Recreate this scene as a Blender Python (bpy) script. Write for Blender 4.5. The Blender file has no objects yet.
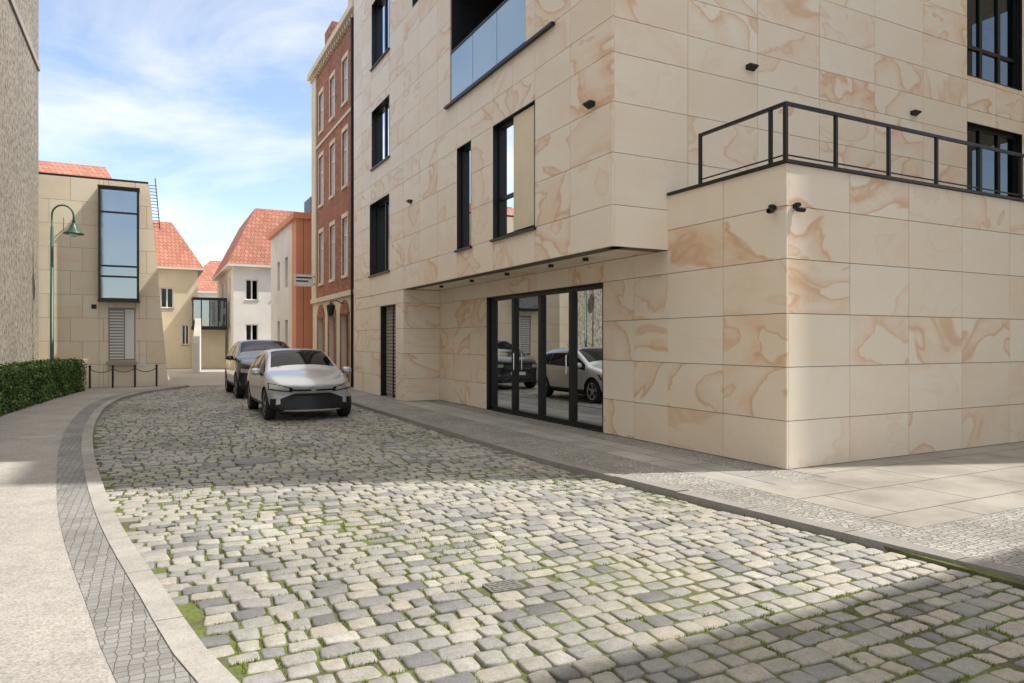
import bpy, math, random
import numpy as np
from mathutils import Vector, Matrix
from mathutils.bvhtree import BVHTree
random.seed(7); rng=np.random.default_rng(7)
scene=bpy.context.scene
COL=scene.collection
# ------------------------------------------------------------------ helpers
class NT:
    def __init__(s,nt): s.nt=nt
    def n(s,t,**kw):
        nd=s.nt.nodes.new(t)
        for k,v in kw.items(): setattr(nd,k,v)
        return nd
    def l(s,a,b): s.nt.links.new(a,b)
    def ramp(s,fac,stops,interp='LINEAR'):
        r=s.nt.nodes.new('ShaderNodeValToRGB'); r.color_ramp.interpolation=interp
        e=r.color_ramp.elements
        while len(e)<len(stops): e.new(0.5)
        for k,(p,c) in enumerate(stops):
            e[k].position=p; e[k].color=(c[0],c[1],c[2],1) if not isinstance(c,float) else (c,c,c,1)
        s.l(fac,r.inputs[0]); return r.outputs[0]
    def mix(s,f,a,b,mode='MIX'):
        m=s.nt.nodes.new('ShaderNodeMix'); m.data_type='RGBA'; m.blend_type=mode
        for inp,v in ((m.inputs[0],f),(m.inputs[6],a),(m.inputs[7],b)):
            if hasattr(v,'links') : s.l(v,inp)
            elif isinstance(v,(int,float)): inp.default_value=v
            else: inp.default_value=(v[0],v[1],v[2],1)
        return m.outputs[2]
    def math(s,op,a,b=0.0):
        m=s.nt.nodes.new('ShaderNodeMath'); m.operation=op
        for inp,v in ((m.inputs[0],a),(m.inputs[1],b)):
            if hasattr(v,'links'): s.l(v,inp)
            else: inp.default_value=v
        return m.outputs[0]
    def noise(s,vec,scale,detail=3,dist=0.0,rough=0.5):
        n=s.nt.nodes.new('ShaderNodeTexNoise'); n.inputs['Scale'].default_value=scale
        n.inputs['Detail'].default_value=detail; n.inputs['Distortion'].default_value=dist
        n.inputs['Roughness'].default_value=rough
        s.l(vec,n.inputs['Vector']); return n.outputs[0]
    def bump(s,h,st,dist=0.01):
        b=s.nt.nodes.new('ShaderNodeBump'); b.inputs['Strength'].default_value=st; b.inputs['Distance'].default_value=dist
        s.l(h,b.inputs['Height']); return b.outputs[0]
def newmat(name,fn=None,color=(.5,.5,.5),rough=.6,metal=0,spec=.5,coat=0):
    m=bpy.data.materials.new(name); m.use_nodes=True
    b=m.node_tree.nodes['Principled BSDF']
    b.inputs['Base Color'].default_value=(*color,1); b.inputs['Roughness'].default_value=rough
    b.inputs['Metallic'].default_value=metal; b.inputs['Specular IOR Level'].default_value=spec
    if coat: b.inputs['Coat Weight'].default_value=coat; b.inputs['Coat Roughness'].default_value=.03
    if fn:
        t=NT(m.node_tree); fn(t,b)
    return m
def objco(t): return t.n('ShaderNodeTexCoord').outputs['Object']
def setc(t,b,c): t.l(c,b.inputs['Base Color'])
def setn(t,b,n): t.l(n,b.inputs['Normal'])

class B:
    def __init__(s): s.v=[];s.f=[];s.m=[];s.mats=[];s.r=[]
    def mi(s,mat):
        if mat not in s.mats: s.mats.append(mat)
        return s.mats.index(mat)
    def face(s,pts,mat,r=(0,0,0)):
        k=len(s.v); s.v+= [tuple(p) for p in pts]; s.f.append(tuple(range(k,k+len(pts)))); s.m.append(s.mi(mat)); s.r.append(r)
    def box(s,x0,x1,y0,y1,z0,z1,mat,r=(0,0,0)):
        if x0>x1:x0,x1=x1,x0
        if y0>y1:y0,y1=y1,y0
        if z0>z1:z0,z1=z1,z0
        k=len(s.v)
        s.v+=[(x0,y0,z0),(x1,y0,z0),(x1,y1,z0),(x0,y1,z0),(x0,y0,z1),(x1,y0,z1),(x1,y1,z1),(x0,y1,z1)]
        for q in ((0,3,2,1),(4,5,6,7),(0,1,5,4),(1,2,6,5),(2,3,7,6),(3,0,4,7)):
            s.f.append(tuple(k+i for i in q)); s.m.append(s.mi(mat)); s.r.append(r)
    def pbox(s,pl,c0,c1,u0,u1,v0,v1,mat,r=(0,0,0)):
        if pl=='X': s.box(c0,c1,u0,u1,v0,v1,mat,r)
        else: s.box(u0,u1,c0,c1,v0,v1,mat,r)
    def tube(s,path,rad,mat,n=10,cap=True):
        path=[Vector(p) for p in path]; rings=[]
        for i,p in enumerate(path):
            d=(path[min(i+1,len(path)-1)]-path[max(i-1,0)]).normalized()
            a=d.orthogonal() if i==0 else (prev-d*prev.dot(d))
            a.normalize(); prev=a; b2=d.cross(a)
            rr=rad[i] if isinstance(rad,(list,tuple)) else rad
            k=len(s.v)
            for j in range(n):
                t=2*math.pi*j/n; s.v.append(tuple(p+a*math.cos(t)*rr+b2*math.sin(t)*rr))
            rings.append(k)
        for i in range(len(rings)-1):
            for j in range(n):
                s.f.append((rings[i]+j,rings[i]+(j+1)%n,rings[i+1]+(j+1)%n,rings[i+1]+j)); s.m.append(s.mi(mat)); s.r.append((0,0,0))
        if cap:
            for k in (rings[0],rings[-1]):
                s.f.append(tuple(range(k,k+n))); s.m.append(s.mi(mat)); s.r.append((0,0,0))
    def build(s,name,parent=None,smooth=False):
        me=bpy.data.meshes.new(name); me.from_pydata(s.v,[],s.f)
        for m in s.mats: me.materials.append(m)
        me.polygons.foreach_set('material_index',s.m)
        ca=me.color_attributes.new('rnd','FLOAT_COLOR','CORNER')
        arr=[]
        for f,r in zip(s.f,s.r): arr+= [r[0],r[1],r[2],1]*len(f)
        ca.data.foreach_set('color',arr)
        if smooth: me.polygons.foreach_set('use_smooth',[True]*len(me.polygons))
        me.update()
        o=bpy.data.objects.new(name,me); COL.objects.link(o)
        if parent: o.parent=parent
        return o
def empty(name,loc=(0,0,0)):
    e=bpy.data.objects.new(name,None); e.location=loc; e.empty_display_size=.2; COL.objects.link(e); return e
def minus(rect,holes):
    u0,u1,v0,v1=rect
    us=sorted({u0,u1}|{h for H in holes for h in H[:2] if u0<h<u1}); vs=sorted({v0,v1}|{h for H in holes for h in H[2:4] if v0<h<v1})
    out=[]
    for i in range(len(us)-1):
        run=None
        for j in range(len(vs)-1):
            cu=(us[i]+us[i+1])/2; cv=(vs[j]+vs[j+1])/2
            if any(H[0]<cu<H[1] and H[2]<cv<H[3] for H in holes):
                if run: out.append(run); run=None
            else:
                if run: run=(run[0],run[1],run[2],vs[j+1])
                else: run=(us[i],us[i+1],vs[j],vs[j+1])
        if run: out.append(run)
    return out
def rr(): return (random.random(),random.random(),random.random())
def panels(b,pl,c,us,vs,holes,mat,back,t=.03,g=.004,bt=.25,sg=1):
    for i in range(len(us)-1):
        for j in range(len(vs)-1):
            r=rr(); off=random.uniform(-.0012,.0012)
            for q in minus((us[i],us[i+1],vs[j],vs[j+1]),holes):
                a0=q[0]+(g if q[0]==us[i] and i>0 else 0); a1=q[1]-(g if q[1]==us[i+1] and i<len(us)-2 else 0)
                b0=q[2]+(g if q[2]==vs[j] else 0); b1=q[3]-(g if q[3]==vs[j+1] else 0)
                b.pbox(pl,c+off,c+sg*t,a0,a1,b0,b1,mat,r)
    for q in minus((us[0]+.035,us[-1],vs[0],vs[-1]),holes):
        b.pbox(pl,c+sg*(t+.002),c+sg*(t+bt),q[0],q[1],q[2],q[3],back)
def shell(b,pl,c,u0,u1,v0,v1,holes,mat,t=.3,sg=1):
    for q in minus((u0,u1,v0,v1),holes): b.pbox(pl,c,c+sg*t,q[0],q[1],q[2],q[3],mat)
def window(b,pl,c,u0,u1,v0,v1,frame,glass,mull=(),trans=(),rec=.12,fw=.06,fd=.07,sill=None,reveal=None,sg=1,curtain=None,cw=None):
    e=.003
    a=c+sg*rec; z=c+sg*(rec+fd)
    b.pbox(pl,a,z,u0+e,u0+fw,v0+e,v1-e,frame); b.pbox(pl,a,z,u1-fw,u1-e,v0+e,v1-e,frame)
    b.pbox(pl,a+.001,z,u0+fw,u1-fw,v0+e,v0+fw,frame); b.pbox(pl,a+.001,z,u0+fw,u1-fw,v1-fw,v1-e,frame)
    for m in mull: b.pbox(pl,a+.002,z,m-fw*.6,m+fw*.6,v0+fw,v1-fw,frame)
    for m in trans: b.pbox(pl,a+.004,z,u0+fw,u1-fw,m-fw*.45,m+fw*.45,frame)
    g=c+sg*(rec+fd*.6)
    P=[(u0+fw,v0+fw),(u1-fw,v0+fw),(u1-fw,v1-fw),(u0+fw,v1-fw)]
    b.face([(g,u,v) if pl=='X' else (u,g,v) for u,v in P],glass)
    if reveal:
        rt=.012; r0=c-sg*.006; r1=a
        b.pbox(pl,r0,r1,u0+e,u0+rt+e,v0+e,v1-e,reveal); b.pbox(pl,r0,r1,u1-rt-e,u1-e,v0+e,v1-e,reveal)
        b.pbox(pl,r0,r1,u0+rt+e,u1-rt-e,v1-rt-e,v1-e,reveal); b.pbox(pl,r0,r1,u0+rt+e,u1-rt-e,v0+e,v0+rt+e,reveal)
    if sill:
        b.pbox(pl,c-sg*.05,c-sg*.001,u0-.05,u1+.05,v0-.045,v0-.004,sill)
    if curtain:
        k=c+sg*(rec+fd+.08); cu=u0+fw
        w=(u1-u0-2*fw)*(cw or random.choice([.25,.4,.95])); n=int(w/.05)+2
        for i in range(n):
            x0=cu+w*i/n; x1=cu+w*(i+1)/n; d=.02*(i%2)
            pts=[(k+d,x0,v0+fw),(k+.02-d,x1,v0+fw),(k+.02-d,x1,v1-fw),(k+d,x0,v1-fw)]
            b.face([p if pl=='X' else (p[1],p[0],p[2]) for p in pts],curtain)

# ------------------------------------------------------------------ materials
def mk_sand(warm,vein):
    def f_sand(t,b):
        at=t.n('ShaderNodeAttribute',attribute_name='rnd')
        sep=t.n('ShaderNodeSeparateColor'); t.l(at.outputs['Color'],sep.inputs[0])
        off=t.n('ShaderNodeVectorMath',operation='SCALE'); t.l(at.outputs['Color'],off.inputs[0]); off.inputs['Scale'].default_value=37
        add=t.n('ShaderNodeVectorMath',operation='ADD'); t.l(objco(t),add.inputs[0]); t.l(off.outputs[0],add.inputs[1])
        mp=t.n('ShaderNodeMapping'); mp.inputs['Scale'].default_value=(.75,.75,1.25); mp.inputs['Rotation'].default_value=(.5,.4,.3); t.l(add.outputs[0],mp.inputs[0])
        co=mp.outputs[0]
        n1=t.noise(co,.80,3.0,.9,.42)
        broad=t.ramp(n1,[(.0,0.),(.462,0.),(.484,.95),(.54,.5),(.59,.15),(.64,.0),(.66,.7),(.74,.15),(1.,0.)])
        line=t.ramp(n1,[(.462,0.),(.480,.7),(.500,0.),(.640,0.),(.655,.5),(.672,0.)])
        n2=t.noise(co,3.0,6,1.8,.62)
        fine=t.ramp(n2,[(.36,.15),(.58,1.)])
        mask=t.ramp(sep.outputs[1],[(.22,.06),(.75,1.)])
        amt=t.mix(1,t.mix(.65,broad,fine,'MULTIPLY'),mask,'MULTIPLY')
        k=warm
        tone=t.ramp(sep.outputs[0],[(0,(.85*k[0],.755*k[1],.62*k[2])),(.45,(.88*k[0],.80*k[1],.67*k[2])),(.8,(.85*k[0],.74*k[1],.59*k[2])),(1,(.83*k[0],.69*k[1],.53*k[2]))])
        tan=t.ramp(sep.outputs[2],[(0,(.76,.48,.29)),(.6,(.81,.57,.385)),(1,(.80,.62,.46))])
        cl=t.noise(co,1.3,5,.6,.6)
        c=t.mix(t.ramp(cl,[(.40,0.),(.75,.5)]),tone,(.88*k[0],.83*k[1],.75*k[2]))
        wsh=t.noise(co,.55,4,1.0,.55); c=t.mix(t.ramp(wsh,[(.45,0.),(.75,.45)]),c,(.83,.65,.49))
        c=t.mix(t.math('MULTIPLY',amt,vein),c,tan)
        c=t.mix(t.math('MULTIPLY',t.mix(1,line,mask,'MULTIPLY'),vein),c,(.68,.42,.25))
        g=t.noise(co,90,3)
        c=t.mix(.10,c,t.ramp(g,[(.3,.4),(.7,1.)]),'MULTIPLY')
        setc(t,b,c); b.inputs['Roughness'].default_value=.45
        setn(t,b,t.bump(g,.08,.004))
    return f_sand
M_sand=newmat('sandstone_cladding',mk_sand((1,1,1),.95))
M_sand2=newmat('yellow_sandstone',mk_sand((1.03,1.01,.92),.4))
M_joint=newmat('joint_dark',color=(.15,.125,.095),rough=.9)
M_anth=newmat('anthracite_metal',color=(.012,.013,.015),rough=.4,metal=.2)
M_black=newmat('black_cladding',color=(.012,.013,.016),rough=.5)
def glassmat(name,tint,base,rough=.01,gc=(.92,.96,1)):
    m=bpy.data.materials.new(name); m.use_nodes=True; nt=m.node_tree; nt.nodes.clear(); t=NT(nt)
    out=t.n('ShaderNodeOutputMaterial'); tr=t.n('ShaderNodeBsdfTransparent'); tr.inputs[0].default_value=(*tint,1)
    gl=t.n('ShaderNodeBsdfGlossy'); gl.inputs['Roughness'].default_value=rough; gl.inputs[0].default_value=(*gc,1)
    fr=t.n('ShaderNodeFresnel'); fr.inputs['IOR'].default_value=1.5
    co=objco(t); n=t.noise(co,.9,1); bp=t.bump(n,.05,.02); t.l(bp,gl.inputs['Normal'])
    f=t.math('MINIMUM',t.math('ADD',fr.outputs[0],base),1.0)
    mx=t.n('ShaderNodeMixShader'); t.l(f,mx.inputs[0]); t.l(tr.outputs[0],mx.inputs[1]); t.l(gl.outputs[0],mx.inputs[2]); t.l(mx.outputs[0],out.inputs[0])
    return m
M_glass=glassmat('window_glass',(.42,.45,.46),.02)
M_glassd=glassmat('tinted_glass',(.12,.14,.15),.0,gc=(.72,.76,.78))
M_glassb=glassmat('bay_glass',(.55,.68,.78),.22,.03)
M_glassf=newmat('balustrade_glass_painted_sky',color=(.26,.44,.62),rough=.06,spec=.9,coat=1)  # blue base colour stands in for the sky reflected in the glass
def f_plaster(col,sc=30,bs=.25,var=.12):
    def f(t,b):
        co=objco(t); n=t.noise(co,.6,5,0,.6); m=t.noise(co,sc,4,0,.65)
        c=t.mix(t.ramp(n,[(.35,0.),(.7,1.)]),[x*(1-var) for x in col],[min(1,x*(1+var*.6)) for x in col])
        c=t.mix(var,c,t.ramp(m,[(.35,.55),(.65,1.)]),'MULTIPLY')
        setc(t,b,c); b.inputs['Roughness'].default_value=.9; setn(t,b,t.bump(m,bs,.02))
    return f
M_cream=newmat('cream_plaster',f_plaster((.78,.69,.53)))
M_white=newmat('white_plaster',f_plaster((.78,.75,.70)))
M_salmon=newmat('salmon_plaster',f_plaster((.74,.32,.19)))
M_inner=newmat('interior_plaster',f_plaster((.25,.24,.22)))
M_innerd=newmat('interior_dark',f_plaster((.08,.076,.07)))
M_curt=newmat('curtain',color=(.55,.51,.45),rough=.9)
M_greyp=newmat('grey_plaster',f_plaster((.42,.39,.35)))
def f_rough(t,b):
    co=objco(t); n=t.noise(co,7,8,0,.75); m=t.noise(co,45,4,0,.8); L=t.noise(co,.5,4)
    c=t.ramp(n,[(.36,(.20,.175,.14)),(.48,(.48,.43,.36)),(.60,(.72,.66,.57))])
    c=t.mix(.6,c,t.ramp(m,[(.35,.25),(.6,1.)]),'MULTIPLY')
    c=t.mix(.3,c,t.ramp(L,[(.35,.5),(.65,1.)]),'MULTIPLY')
    setc(t,b,c); b.inputs['Roughness'].default_value=.95; setn(t,b,t.bump(m,.9,.05))
M_rough=newmat('rough_render',f_rough)
def f_brick(t,b):
    co=objco(t); s=t.n('ShaderNodeSeparateXYZ'); t.l(co,s.inputs[0])
    cb=t.n('ShaderNodeCombineXYZ'); t.l(t.math('ADD',s.outputs[0],s.outputs[1]),cb.inputs[0]); t.l(s.outputs[2],cb.inputs[1])
    br=t.n('ShaderNodeTexBrick'); t.l(cb.outputs[0],br.inputs['Vector'])
    br.inputs['Scale'].default_value=1; br.inputs['Brick Width'].default_value=.27; br.inputs['Row Height'].default_value=.082
    br.inputs['Mortar Size'].default_value=.007; br.inputs['Color1'].default_value=(.34,.095,.05,1); br.inputs['Color2'].default_value=(.52,.20,.10,1); br.inputs['Mortar'].default_value=(.42,.32,.26,1)
    n=t.noise(co,1.2,5); c=t.mix(.4,br.outputs[0],t.ramp(n,[(.3,(.5,.45,.42)),(.7,(1.,1.,1.))]),'MULTIPLY')
    m=t.noise(co,9,3); c=t.mix(.4,c,t.ramp(m,[(.35,(.45,.4,.4)),(.6,(1.,1.,1.))]),'MULTIPLY')
    setc(t,b,c); b.inputs['Roughness'].default_value=.9
M_brick=newmat('red_brick',f_brick)
def f_tile(t,b):
    co=objco(t); s=t.n('ShaderNodeSeparateXYZ'); t.l(co,s.inputs[0])
    cb=t.n('ShaderNodeCombineXYZ'); t.l(t.math('ADD',s.outputs[0],t.math('MULTIPLY',s.outputs[1],.7)),cb.inputs[0]); t.l(t.math('MULTIPLY',s.outputs[2],1.3),cb.inputs[1])
    br=t.n('ShaderNodeTexBrick'); t.l(cb.outputs[0],br.inputs['Vector'])
    br.inputs['Scale'].default_value=1; br.inputs['Brick Width'].default_value=.22; br.inputs['Row Height'].default_value=.3
    br.inputs['Mortar Size'].default_value=.02; br.inputs['Color1'].default_value=(.46,.18,.12,1); br.inputs['Color2'].default_value=(.56,.26,.18,1); br.inputs['Mortar'].default_value=(.30,.12,.08,1)
    n=t.noise(co,1.0,5); c=t.mix(.5,br.outputs[0],t.ramp(n,[(.3,.6),(.7,1.)]),'MULTIPLY')
    setc(t,b,c); b.inputs['Roughness'].default_value=.85; setn(t,b,t.bump(br.outputs[1],.5,-.03))
M_tile=newmat('clay_tile',f_tile)
def f_cobble(t,b):
    at=t.n('ShaderNodeAttribute',attribute_name='rnd'); sep=t.n('ShaderNodeSeparateColor'); t.l(at.outputs['Color'],sep.inputs[0])
    c=t.ramp(sep.outputs[0],[(0,(.22,.22,.23)),(.12,(.32,.32,.325)),(.35,(.42,.415,.395)),(.6,(.49,.47,.425)),(.8,(.52,.485,.42)),(.92,(.38,.37,.37)),(1,(.57,.55,.51))])
    co=objco(t); g=t.noise(co,70,4,0,.7); m=t.noise(co,14,4,0,.6)
    c=t.mix(.5,c,t.ramp(g,[(.32,.4),(.62,1.)]),'MULTIPLY')
    c=t.mix(.4,c,t.ramp(m,[(.35,(.56,.54,.47)),(.6,(1.,1.,1.))]),'MULTIPLY')
    L=t.noise(co,.45,4); c=t.mix(.5,c,t.ramp(L,[(.38,(.56,.56,.53)),(.6,(1.,1.,1.))]),'MULTIPLY')
    setc(t,b,c); b.inputs['Roughness'].default_value=.66
    setn(t,b,t.bump(t.math('ADD',g,m),.55,.006))
M_cob=newmat('granite_sett',f_cobble)
def f_bed(t,b):
    co=objco(t); n=t.noise(co,1.4,5,0,.65); m=t.noise(co,40,4)
    c=t.mix(t.ramp(n,[(.38,0.),(.54,1.)]),(.105,.095,.068),(.145,.18,.045))
    c=t.mix(.6,c,t.ramp(m,[(.35,.4),(.65,1.)]),'MULTIPLY')
    setc(t,b,c); b.inputs['Roughness'].default_value=1
M_bed=newmat('joint_soil',f_bed)
def f_grass(t,b):
    at=t.n('ShaderNodeAttribute',attribute_name='rnd'); sep=t.n('ShaderNodeSeparateColor'); t.l(at.outputs['Color'],sep.inputs[0])
    setc(t,b,t.ramp(sep.outputs[0],[(0,(.11,.16,.03)),(.6,(.22,.29,.05)),(1,(.36,.36,.11))])); b.inputs['Roughness'].default_value=.7
M_grass=newmat('grass_blades',f_grass)
def f_leaf(t,b):
    at=t.n('ShaderNodeAttribute',attribute_name='rnd'); sep=t.n('ShaderNodeSeparateColor'); t.l(at.outputs['Color'],sep.inputs[0])
    setc(t,b,t.ramp(sep.outputs[0],[(0,(.03,.07,.018)),(.6,(.09,.20,.035)),(1,(.20,.33,.06))])); b.inputs['Roughness'].default_value=.5
M_leaf=newmat('hedge_leaf',f_leaf)
def f_speck(col,sc=120,con=.5,rough=.85,patch=.25):
    def f(t,b):
        co=objco(t); v=t.n('ShaderNodeTexVoronoi'); v.inputs['Scale'].default_value=sc; t.l(co,v.inputs['Vector'])
        s=t.n('ShaderNodeSeparateColor'); t.l(v.outputs['Color'],s.inputs[0])
        n=t.noise(co,.8,6,0,.6); m=t.noise(co,6,5,0,.7)
        c=t.mix(con,list(col),t.ramp(s.outputs[0],[(0,(.42,.4,.38)),(.5,(.85,.84,.82)),(1,(1.25,1.22,1.18))]),'MULTIPLY')
        c=t.mix(patch,c,t.ramp(n,[(.35,.55),(.62,1.05)]),'MULTIPLY')
        c=t.mix(patch*.8,c,t.ramp(m,[(.35,.6),(.6,1.)]),'MULTIPLY')
        setc(t,b,c); b.inputs['Roughness'].default_value=rough; setn(t,b,t.bump(s.outputs[0],.25,.004))
    return f
M_asph=newmat('pavement_asphalt',f_speck((.47,.45,.425),110,.6,patch=.4))
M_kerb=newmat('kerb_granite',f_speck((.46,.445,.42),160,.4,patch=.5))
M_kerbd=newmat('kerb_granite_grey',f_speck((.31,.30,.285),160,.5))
M_farp=newmat('far_asphalt',f_speck((.42,.39,.35),60,.3))
def f_mosaic(sc,c0,c1,joint,rnd=1.0,je=.11):
    def f(t,b):
        co=objco(t)
        v=t.n('ShaderNodeTexVoronoi'); v.inputs['Scale'].default_value=sc; v.inputs['Randomness'].default_value=rnd; v.voronoi_dimensions='2D'; t.l(co,v.inputs['Vector'])
        e=t.n('ShaderNodeTexVoronoi',feature='DISTANCE_TO_EDGE'); e.voronoi_dimensions='2D'; e.inputs['Scale'].default_value=sc; e.inputs['Randomness'].default_value=rnd; t.l(co,e.inputs['Vector'])
        s=t.n('ShaderNodeSeparateColor'); t.l(v.outputs['Color'],s.inputs[0])
        g=t.noise(co,150,2); L=t.noise(co,.9,5,0,.6)
        c=t.mix(s.outputs[0],c0,c1); c=t.mix(.3,c,t.ramp(g,[(.35,.5),(.6,1.)]),'MULTIPLY')
        ed=t.ramp(e.outputs['Distance'],[(.02,0.),(je,1.)])
        c=t.mix(ed,joint,c); c=t.mix(.55,c,t.ramp(L,[(.35,(.5,.5,.48)),(.6,(1.,1.,1.))]),'MULTIPLY')
        setc(t,b,c); b.inputs['Roughness'].default_value=.75; setn(t,b,t.bump(ed,.6,.008))
    return f
M_mos=newmat('mosaic_setts',f_mosaic(16,(.30,.295,.28),(.45,.435,.41),(.14,.13,.10),.75))
M_sett=newmat('dark_setts',f_mosaic(16,(.27,.265,.26),(.36,.35,.34),(.16,.15,.14),.25,.06))
def f_slab(w,h,c1,c2,mort=.006,rot=0):
    def f(t,b):
        co=objco(t); br=t.n('ShaderNodeTexBrick'); br.offset=.5
        mp=t.n('ShaderNodeMapping'); mp.inputs['Rotation'].default_value=(0,0,rot); t.l(co,mp.inputs[0]); t.l(mp.outputs[0],br.inputs['Vector'])
        br.inputs['Scale'].default_value=1; br.inputs['Brick Width'].default_value=w; br.inputs['Row Height'].default_value=h; br.inputs['Mortar Size'].default_value=mort
        br.inputs['Color1'].default_value=(*c1,1); br.inputs['Color2'].default_value=(*c2,1); br.inputs['Mortar'].default_value=(.11,.10,.09,1)
        g=t.noise(co,130,3); L=t.noise(co,1.3,6,0,.65)
        c=t.mix(.3,br.outputs[0],t.ramp(g,[(.35,.5),(.6,1.)]),'MULTIPLY')
        c=t.mix(.65,c,t.ramp(L,[(.35,.5),(.62,1.)]),'MULTIPLY')
        setc(t,b,c); b.inputs['Roughness'].default_value=.6; setn(t,b,t.bump(br.outputs[1],.4,-.006))
    return f
M_slab=newmat('granite_slabs',f_slab(.9,.5,(.38,.37,.35),(.46,.445,.42),.009,math.pi/2))
M_plaza=newmat('plaza_slabs',f_slab(1.2,.8,(.36,.335,.30),(.42,.395,.355),.009))
M_iron=newmat('cast_iron',f_speck((.24,.23,.22),60,.6,.6))
M_plate_c=newmat('concrete_cover',f_speck((.5,.48,.46),90,.3))
M_green=newmat('green_paint',color=(.03,.10,.065),rough=.4)
M_wht=newmat('white_enamel',color=(.8,.8,.78),rough=.35)
M_red=newmat('red_brown_paint',color=(.20,.05,.035),rough=.5)
M_rubber=newmat('tyre_rubber',color=(.016,.016,.017),rough=.8)
M_alloy=newmat('alloy',color=(.55,.56,.58),rough=.28,metal=.9)
M_darkpl=newmat('dark_plastic',color=(.010,.010,.011),rough=.45)
M_silver=newmat('silver_paint',color=(.60,.62,.65),rough=.28,metal=.5,coat=.8)
M_dkpaint=newmat('dark_paint',color=(.022,.026,.034),rough=.25,metal=.3,coat=1)
M_lens=newmat('headlight_lens',color=(.66,.69,.72),rough=.1,metal=.6,coat=1)
M_cglass=newmat('car_glass',color=(.008,.010,.012),rough=.04,spec=.15)
M_chrome=newmat('chrome',color=(.8,.8,.82),rough=.12,metal=1)
M_plate=newmat('number_plate',color=(.75,.75,.72),rough=.4)
M_teal=newmat('bay_blind',f_plaster((.16,.24,.25)))

# ------------------------------------------------------------------ stone apartment building
bld=empty('stone_apartment_building')
b=B(); w=B(); tr=B()
Z0=.06
vs_up=[2.95,3.54,4.28,5.0,5.7,6.2,6.76,7.4,8.0,8.6,9.3,9.9,10.6,11.3,12.0,12.8,13.4,14.0]
us_w=[8.13,9.25,10.37,11.18,12.0,13.03,13.76,14.9,16.1,17.3,18.5,20.3,21.3,22.2]
H_w=[(10.37,12.0,3.54,5.7),(13.03,13.76,3.54,5.7),(18.5,20.4,3.54,5.65),(18.5,20.2,6.66,8.35),(18.5,20.2,9.6,11.5),
     (10.7,14.16,6.76,9.3),(15.6,16.6,9.9,12.0),(10.4,12.4,10.6,12.8)]
panels(b,'X',5.8,us_w,vs_up,H_w,M_sand,M_joint)
us_s=[5.834,7.18,8.62,10.06,11.5,12.9,14.3,15.3,16.25,17.7,18.2]
H_s=[(14.3,16.25,3.75,5.94),(14.3,16.25,6.85,9.0),(9,11,10.6,12.8),(14.3,16.25,9.9,12.0)]
panels(b,'Y',8.13,us_s,vs_up,H_s,M_sand,M_joint)
vs_lo=[Z0,.64,1.29,1.94,2.6,3.24,3.75]
us_bw=[5.96,7.01,8.13]
panels(b,'X',6.8,us_bw,vs_lo,[],M_sand,M_joint)
panels(b,'X',6.8,[8.13,8.95,9.8,10.9,12.1,13.3,14.4,15.35,16.3,17.3],[Z0,.64,1.29,1.94,2.6,2.95],[(9.8,14.4,Z0,2.6)],M_sand,M_joint)
us_bs=[6.834,7.94,9.14,10.36,11.58,12.8,14.0,15.2,16.4,17.6,18.2]
panels(b,'Y',5.96,us_bs,vs_lo,[],M_sand,M_joint)
panels(b,'X',5.8,[17.3,17.95,19.4,20.3,21.3,22.2],[Z0,.64,1.29,1.94,2.6,2.944],[(17.95,19.4,Z0,2.6)],M_sand,M_joint)
panels(b,'Y',17.3,[5.834,6.797],[Z0,.64,1.29,1.94,2.6,2.944],[],M_sand,M_joint)
for i in range(len(us_w)-1):
    y0,y1=us_w[i],us_w[i+1]
    if y0>=17.3: break
    b.box(5.84,6.80,y0+.004+(.03 if i==0 else 0),y1-.004,2.952,2.985,M_sand,rr())
b.box(5.84,6.8,8.4,17.3,2.987,3.05,M_joint)
b.box(5.84,6.8,8.17,8.4,2.987,3.05,M_joint)
b.build('stone_cladding',bld)
s=B()
s.box(6.84,18.2,6.0,8.12,3.62,3.70,M_greyp)
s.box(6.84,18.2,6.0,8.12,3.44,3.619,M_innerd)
for z in (3.1,6.3,9.4): s.box(6.1,18,8.42,22,z,z+.3,M_inner)
s.box(5.95,18.2,8.3,22.2,14.0,14.3,M_greyp)
s.box(10.5,10.7,8.5,22,0,14,M_inner)
s.box(5.84,18,22.203,22.4,0,14,M_cream)
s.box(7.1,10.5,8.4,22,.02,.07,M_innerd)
for y in (9.3,12.2,14.7,17.6): s.box(7.1,10.49,y,y+.1,3.41,13.9,M_inner)
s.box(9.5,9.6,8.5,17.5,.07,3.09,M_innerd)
s.box(5.75,18.2,8.08,22.25,14.3,14.36,M_anth)
s.build('slabs_and_partitions',bld)
W=lambda *a,**k: window(w,*a,M_anth,M_glass,**k)
W('X',5.8,10.37,12.0,3.54,5.7,mull=(11.30,),trans=(4.3,),reveal=M_anth,sill=M_anth,rec=.1,fw=.07)
w.box(5.845,5.87,10.40,11.24,3.60,5.66,M_cream)
W('X',5.8,13.03,13.76,3.54,5.7,reveal=M_anth,sill=M_anth,rec=.1,curtain=M_curt,fw=.07,cw=.4)
window(w,'X',5.8,18.5,20.4,3.54,5.65,M_anth,M_glassd,mull=(19.5,),reveal=M_anth,sill=M_anth,rec=.2,fw=.07)
for z0,z1 in ((6.66,8.35),(9.6,11.5)): W('X',5.8,18.5,20.2,z0,z1,mull=(19.3,),reveal=M_anth,sill=M_anth,rec=.12,curtain=M_curt,cw=.4)
W('X',5.8,15.6,16.6,9.9,12.0,reveal=M_anth,rec=.1); W('X',5.8,10.4,12.4,10.6,12.8,reveal=M_anth,rec=.1,mull=(11.4,))
window(w,'Y',8.13,14.3,16.25,3.75,5.94,M_anth,M_glassd,mull=(14.95,15.6),reveal=M_anth,rec=.1,curtain=M_curt,fw=.08,cw=.3)
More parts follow.
